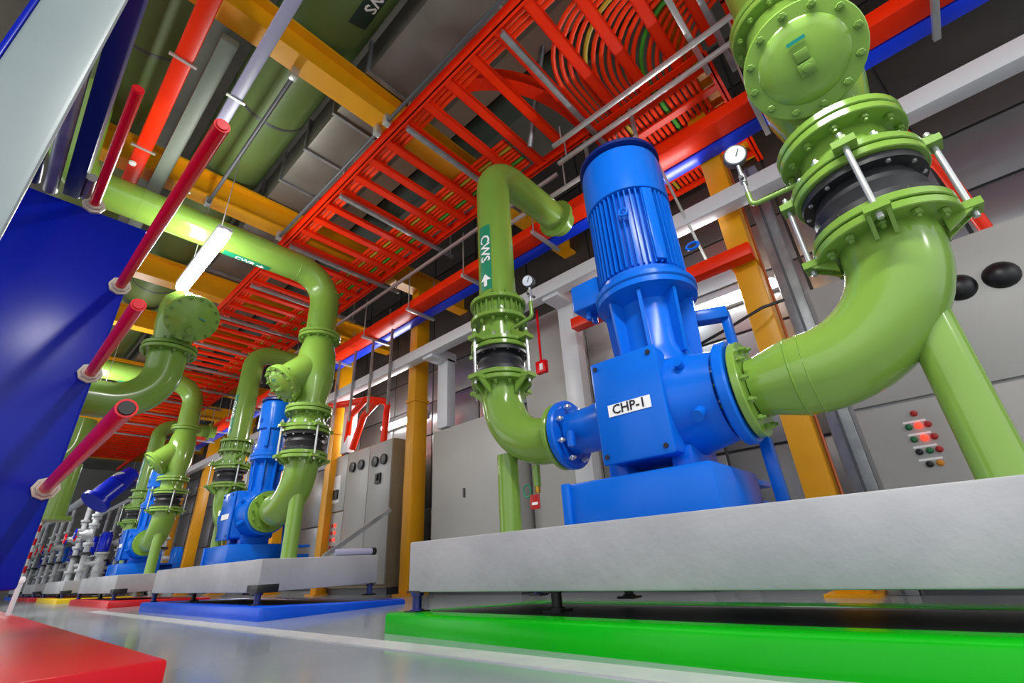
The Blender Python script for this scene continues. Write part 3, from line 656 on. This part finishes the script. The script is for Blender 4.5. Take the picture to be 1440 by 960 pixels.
# strut bars that carry the ladder
for i in range(14):
    y = .15 + 1.22 * i
    t = root('tray_hanger', (2.3, y, TZ - .04), ORD[i] + ' grey steel strut hanger from the camera, crossing under the orange ladder', 'hanger', 'strut hangers under the cable ladder')
    part('strut', G().box((TX0 + .05, y - .022, TZ - .042), (TX1 + .32, y + .022, TZ - .002)), STEEL, t, bevel=.003)
    for x in (TX0 + .06, TX1 + .28): part('rod', G().cyl((x, y, TZ - .04), (x, y, 5.0 if x > 2 else 4.46), .009, n=8), BRIGHT, t)
# cables lying in the ladder
def cable(pts, r, m, label, grp='cables lying in the orange ladder', R=.55):
    g = G().tube(fillet(pts, R, 10) if len(pts) > 2 else pts, r, 8)
    o = single('cable', g, m, label, 'cable', grp); return o
cl = 'orange cable lying lengthwise in the orange ladder'
for k in range(9):
    x = TX1 - .10 - k * .048
    cable([(x, 2.1, TZ + .074), (x, 20, TZ + .074)], .021, ORANGE2 if k % 4 != 2 else (CABLEG if k % 8 == 2 else CABLEY), ORD[k] + ' cable from the wall side rail, orange, lying lengthwise in the ladder' if k % 4 != 2 else ('green cable among the orange cables in the ladder' if k % 8 == 2 else 'yellow cable among the orange cables in the ladder'))
for k in range(3):
    x = TX0 + .08 + k * .05
    cable([(x, -2, TZ + .074), (x, 20, TZ + .074)], .022, ORANGE2, ORD[k] + ' orange cable from the aisle side rail of the ladder')
# swept bundle: comes off the ladder, turns toward the wall
for k in range(18):
    m = ORANGE2 if k not in (4, 11) else (CABLEY if k == 4 else CABLEG)
    x = 1.93 + k * .042; yk = 1.34 - .052 * k; zz = TZ + .074
    pts = [(x, -3, zz), (x, yk, zz), (4.5, yk, zz)]
    cable(pts, .02, m, ORD[k] + ' cable from the outside of the orange bundle sweeping toward the wall' if m is ORANGE2 else ('yellow' if k == 4 else 'green') + ' cable in the bundle sweeping toward the wall', 'cables sweeping off the ladder')
t = root('tray_bend', (2.4, 1.6, TZ + .2), 'curved orange tray bend above the ladder rungs', 'cable tray')
g = G(); pts = [(1.74 + 1.16 * (1 - math.cos(q * math.pi / 36)), 2.20 - .80 * math.sin(q * math.pi / 36), TZ + .17) for q in range(19)]
for a, b in zip(pts, pts[1:]): g.bar(a, b, .012, .13)
for a, b in zip(pts, pts[1:]): g.bar(V(a) + V((.02, .05, -.06)), V(b) + V((.02, .05, -.06)), .12, .012)
part('rail', g, ORANGE, t)
# upper crossing tray toward the wall near the camera
t = root('branch_ladder', (3.4, .6, TZ), 'orange branch ladder leaving toward the wall above the nearest motor', 'cable tray')
for y in (.30, 1.40):
    part('side_rail', G().box((TX1, y - .03, TZ), (4.55, y + .03, TZ + .012)).box((TX1, y - .006, TZ), (4.55, y + .006, TZ + .12)), ORANGE, t)
for k in range(6): part('rung', G().box((TX1 + .12 + k * .26, .30, TZ + .02), (TX1 + .19 + k * .26, 1.4, TZ + .045)), ORANGE, t)
t = root('perforated_tray', (3.1, -.5, TZ + .05), 'orange perforated tray edge beside the nearest strainer top', 'cable tray')
part('base', G().box((2.75, -3, TZ + .1), (3.3, .05, TZ + .115)), ORANGE, t); part('side', G().box((2.75, -3, TZ + .1), (2.76, .05, TZ + .2)).box((3.29, -3, TZ + .1), (3.3, .05, TZ + .2)), ORANGE, t)
# long steel conduits and braces near the ladder
for i, (x, z, y0, y1) in enumerate(((2.72, 3.86, -1.2, 1.7), (2.86, 3.78, -.1, 1.75), (3.06, 3.9, 1.9, 9), (3.02, 3.62, 1.5, 3.0))):
    t = root('strut_rail', (x, (y0 + y1) / 2, z), ['steel rail nearest the camera under the ladder edge, above the motor', 'second steel rail above the nearest motor', 'long steel rail right of the ladder beyond the discharge pipe', 'short steel rail at the top of the nearest discharge pipe'][i], 'rail')
    part('rail', G().bar((x, y0, z), (x, y1, z), .035, .035), BRIGHT, t, bevel=.003)
    for y in ((y0 + .15, y1 - .1) if i < 2 else (y1 - 1.2,)): part('rod', G().cyl((x, y, z), (x, y, 4.05), .008, n=8), BRIGHT, t)
t = root('cross_strut', (2.6, .3, 3.95), 'steel cross strut high above the nearest motor', 'strut'); part('strut', G().bar((2.0, .32, 3.92), (3.1, .32, 3.92), .042, .042), BRIGHT, t, bevel=.003)
for i, (a, b) in enumerate((((2.95, 1.0, 3.6), (3.35, 1.0, 3.6)), ((2.95, 1.5, 3.62), (3.4, 1.5, 3.62)))):
    t = root('frame_arm', a, ['short steel frame arm right above the nearest motor', 'short steel frame arm by the discharge pipe end'][i], 'strut')
    part('arm', G().bar(a, b, .04, .04), BRIGHT, t, bevel=.003); part('post', G().bar((a[0] + .05, a[1], 3.6), (a[0] + .05, a[1], 4.0), .03, .03, (1, 0, 0)), STEEL, t)
t = root('steel_brace', (2.4, 1.75, 4.0), 'slanting steel brace tube above the nearest discharge pipe', 'brace'); part('tube', G().cyl((2.65, 1.92, 3.98), (2.25, 1.22, 5.2), .028, n=14), STEEL, t)

# ================================================================== CABINETS, WALL ITEMS
def cabinet(name, x, y0, y1, z1, splits, label, sm=CAB, depth=.55):
    t = root(name, (x + depth / 2, (y0 + y1) / 2, 0), label, 'cabinet')
    part('body', G().box((x + .012, y0, .08), (x + depth, y1, z1)), sm, t, bevel=.004)
    part('plinth_strip', G().box((x + .04, y0 + .02, 0), (x + depth - .02, y1 - .02, .08)), DARKST, t)
    ds = []
    for a, b, c, d in splits: ds.append(part('door', G().box((x - .012, a + .006, c), (x + .012, b - .006, d)), CAB, t, bevel=.004))
    return t, ds
def lamp_dot(parent, x, y, z, m, r=.013): part('indicator', G().lathe((x, y, z), (-1, 0, 0), [(0, r * 1.25), (.004, r * 1.25), (.005, r), (.018, r * .9), (.022, 0)], 12), m, parent)
# control cabinet behind the second pump
t, ds = cabinet('control_cabinet', 3.7, 5.57, 7.28, 1.98, [(5.57, 6.14, .12, 1.96), (6.14, 6.76, .12, 1.96), (6.76, 7.26, 1.12, 1.96), (6.76, 7.26, .12, 1.10)], 'grey control cabinet with round meters behind the second pump', CABS)
def meter(p, y, z, r=.075): part('meter', G().lathe((3.686, y, z), (-1, 0, 0), [(0, r), (.03, r), (.034, r * .8), (.035, 0)], 20), BLACK, p)
for y in (5.74, 5.96): meter(ds[0], y, 1.70)
for y in (6.34, 6.58): meter(ds[1], y, 1.72)
part('switch', G().box((3.66, 5.80, 1.38), (3.69, 5.92, 1.52)).box((3.64, 5.84, 1.42), (3.66, 5.88, 1.50)), BLACK, ds[0])
part('switch', G().box((3.66, 6.95, 1.30), (3.69, 7.08, 1.44)), BLACK, ds[2]); part('notice', G().box((3.684, 6.92, 1.25), (3.6885, 7.14, 1.66)), WHITE, ds[2])
for r_ in range(4):
    for c_ in range(2): lamp_dot(ds[3], 3.688, 6.95 + .09 * c_, .92 - r_ * .10, REDLED if r_ < 3 and c_ == 0 else (REDOFF if c_ else BLACK), .02)
# plain grey cabinet between column and discharge pipe
t, ds = cabinet('grey_cabinet', 3.7, 3.30, 4.66, 1.86, [(3.30, 4.66, .10, 1.85)], 'plain light grey cabinet between the yellow column and the nearest discharge pipe')
part('handle', G().box((3.67, 4.05, .98), (3.69, 4.075, 1.08)), DARKST, ds[0])
t, ds = cabinet('blue_grey_cabinet', 3.95, 1.55, 3.26, 2.98, [(1.55, 2.36, .10, 2.96), (2.36, 3.26, .10, 2.96)], 'tall blue grey cabinet behind the nearest pump discharge flange', GREYB, .5)
# cabinet right behind the nearest suction pipe
t, ds = cabinet('starter_cabinet', 3.7, -1.7, .30, 2.0, [(-1.7, .28, 1.075, 1.985), (-.62, .28, .10, 1.055), (-1.7, -.62, .10, 1.055)], 'light grey starter cabinet with coloured lamps behind the nearest suction pipe')
for y, z in ((-.66, 1.67), (-.47, 1.67)):
    part('canopy', G().lathe((3.69, y, z), (-1, 0, 0), [(0, .085), (.02, .08), (.05, .05), (.06, 0)], 20), BLACK, ds[0])
G0 = [(-.01, .98, REDOFF), (.04, .905, GRNOFF), (-.007, .905, REDLED), (-.052, .905, REDOFF), (.04, .83, GRNOFF), (-.01, .83, REDLED), (-.055, .83, REDOFF), (.04, .755, BLACK), (-.008, .755, GRNOFF), (-.052, .755, REDOFF), (.018, .68, BLACK), (-.03, .68, AMBER)]
for y, z, m in G0: lamp_dot(ds[1], 3.688, y, z, m, .015)
for z in (.905, .83, .755, .68): part('lamp_legend', G().box((3.6865, -.05, z + .022), (3.688, .06, z + .034)), WHITE, ds[1])
# galvanised riser between column and starter cabinet
t = root('cable_riser', (3.75, .42, 0), 'galvanised vertical cable riser left of the starter cabinet', 'riser')
part('channel', G().box((3.70, .30, 0), (3.84, .44, 3.3)), STEEL, t, bevel=.006)
part('channel_lip', G().box((3.685, .362, 0), (3.70, .378, 3.3)), DARKST, t)
t = root('copper_lines', (3.68, .49, 0), 'thin copper line clipped beside the nearest yellow column', 'pipe'); part('line', G().cyl((3.66, .49, .1), (3.66, .49, 3.4), .010, n=8), COPPER, t)
# wall tubes (lamps) and the red call point, hose
def lamp(x, y, z, L, label, group, wires=True, power=60, ax='y', both=True):
    t = root('tube_light', (x, y, z), label, 'light', group)
    part('housing', G().box((x - .06, y - L / 2, z + .03), (x + .06, y + L / 2, z + .075)), TRUNK, t, bevel=.01)
    part('tube', G().lathe((x, y - L / 2, z), (0, 1, 0), [(0, .04), (.02, .055), (L - .02, .055), (L, .04)], 16), TUBE, t)
    if wires:
        for s in (-.35, .35): part('hanger_wire', G().cyl((x, y + s * L, z + .07), (x, y + s * L, 4.1), .004, n=6), BRIGHT, t)
    ld = bpy.data.lights.new('tube_glow', 'AREA'); ld.shape = 'RECTANGLE'; ld.size = .12; ld.size_y = L; ld.energy = power; ld.color = (1, .98, .95)
    lo = bpy.data.objects.new('tube_glow', ld); COL.objects.link(lo); lo.parent = t; lo.location = (0, 0, -.062)
    lu = bpy.data.lights.new('tube_glow_up', 'AREA'); lu.shape = 'RECTANGLE'; lu.size = .12; lu.size_y = L; lu.energy = UP_POWER; lu.color = (1, .98, .95)
    lq = bpy.data.objects.new('tube_glow_up', lu); COL.objects.link(lq); lq.parent = t; lq.location = (0, 0, .085); lq.rotation_euler = (math.pi, 0, 0)
    return t
for i, y in enumerate(AISLE_LAMPS):
    lamp(.75, y, 3.0, 1.22, ['', '', 'bright lit tube light hanging over the aisle in front of the green overhead pipe', 'distant lit tube light over the aisle beyond the overhead pipe', 'farthest lit tube light over the aisle'][i] or ['farthest lit tube light over the aisle behind the camera', 'lit tube light over the aisle just behind the camera'][min(i, 1)], 'tube lights over the aisle', power=AISLE_POWER)
for i, y in enumerate((1.12, 6.5, 11.8)):
    t = root('wall_light', (4.50, y, 2.55), ['lit wall tube light right of the nearest motor', 'lit wall tube light above the control cabinet', 'farthest lit wall tube light'][i], 'light', 'tube lights on the wall')
    part('housing', G().box((4.50, y - .6, 2.50), (4.57, y + .6, 2.60)), TRUNK, t, bevel=.01)
    part('tube', G().lathe((4.46, y - .58, 2.55), (0, 1, 0), [(0, .03), (.02, .045), (1.14, .045), (1.16, .03)], 14), TUBE, t)
    ld = bpy.data.lights.new('wall_glow', 'AREA'); ld.shape = 'RECTANGLE'; ld.size = .1; ld.size_y = 1.1; ld.energy = WALL_POWER
    lo = bpy.data.objects.new('wall_glow', ld); COL.objects.link(lo); lo.parent = t; lo.location = (-.10, 0, 0); lo.rotation_euler = (0, math.pi / 2, 0)
t = root('alarm_box', (3.62, 2.72, 2.0), 'small red box on a red drop rod right of the nearest discharge pipe', 'box')
part('case', G().box((3.60, 2.69, 2.08), (3.66, 2.82, 2.22)), RED, t, bevel=.008); part('drop_rod', G().cyl((3.63, 2.76, 2.22), (3.63, 2.76, 2.85), .014, n=8), RED, t)
part('face', G().box((3.594, 2.72, 2.11), (3.6, 2.76, 2.18)), WHITE, t)
t = root('red_hose', (3.5, -.7, 2.0), 'bright red hose curving down behind the nearest rubber joint', 'hose')
part('hose', G().tube(fillet([(3.6, -.45, 3.25), (3.6, -.58, 2.92), (3.66, -.68, 2.5), (3.78, -.73, 1.985)], .3, 6), .035, 14), ORANGE, t)
t = root('black_cable', (3.3, .6, 1.9), 'black cable sagging past the nearest yellow column behind the pump', 'cable')
part('cable', G().tube([(3.3, 1.4, 1.68), (3.32, 1.0, 1.70), (3.35, .8, 1.76), (3.42, .55, 1.86), (3.55, .42, 1.92)], .012, 8), BLACK, t)
# orange conduits dropping to the control cabinet
for i, pts in enumerate(([(3.4, 5.6, 2.45), (3.62, 6.3, 2.45), (3.62, 6.55, 1.98)], [(3.45, 6.0, 2.60), (3.62, 6.7, 2.55), (3.75, 7.0, 1.98)], [(3.35, 7.2, 2.75), (3.5, 6.0, 2.62), (3.75, 5.85, 2.6), (3.75, 5.9, 1.98)])):
    t = root('orange_conduit', pts[0], ['orange conduit dropping to the middle of the control cabinet', 'orange conduit dropping to the left of the control cabinet', 'orange conduit looping to the right of the control cabinet'][i], 'conduit', 'orange conduits above the control cabinet')
    part('run', G().tube(fillet(pts, .08, 5), .05, 12), ORANGE, t)
for i, y in enumerate((5.2, 5.7, 6.2, 6.7)):
    t = root('drop_rod', (3.35, y, 2.3), ORD[i] + ' thin steel drop rod from the right, between the orange and white trunking', 'rod', 'steel drop rods by the control cabinet')
    part('rod', G().bar((3.33, y, 2.3), (3.33, y, 3.45), .03, .03, (1, 0, 0)), STEEL, t)
for i, y in enumerate((.95, 1.5, 3.1)):
    t = root('stay_rod', (3.3, y, 2.4), ['thin slanting stay rod right of the nearest motor', 'thin stay rod behind the nearest motor', 'thin stay rod left of the nearest motor'][i], 'rod')
    part('rod', G().cyl((3.25, y, 3.47), (3.45, y - .12, 2.44), .012, n=8), BRIGHT, t)
# floor fittings
t = root('handrail_prop', (2.6, 4.3, .42), 'slanting grey prop on the second plinth beside the support leg', 'prop'); part('prop', G().bar((2.2, 4.3, .42), (2.9, 4.35, .85), .03, .04), STEEL, t)
t = root('floor_pipe', (3.0, 3.6, .55), 'pale lavender capped pipe lying at the end of the second plinth', 'pipe')
part('pipe', G().cyl((2.3, 4.30, .455), (2.68, 4.30, .455), .03, n=14), LAV, t); part('cap', G().cyl((2.68, 4.30, .455), (2.72, 4.30, .455), .036, n=14), BLACK, t)
# striped post far left
t = root('striped_post', (1.35, 20, 0), 'red and white striped post at the far end of the plinth row', 'post')
for k in range(12): part('stripe', G().cyl((1.35, 20, k * .18), (1.35, 20, k * .18 + .18), .045, n=12), RED if k % 2 == 0 else WHITE, t)
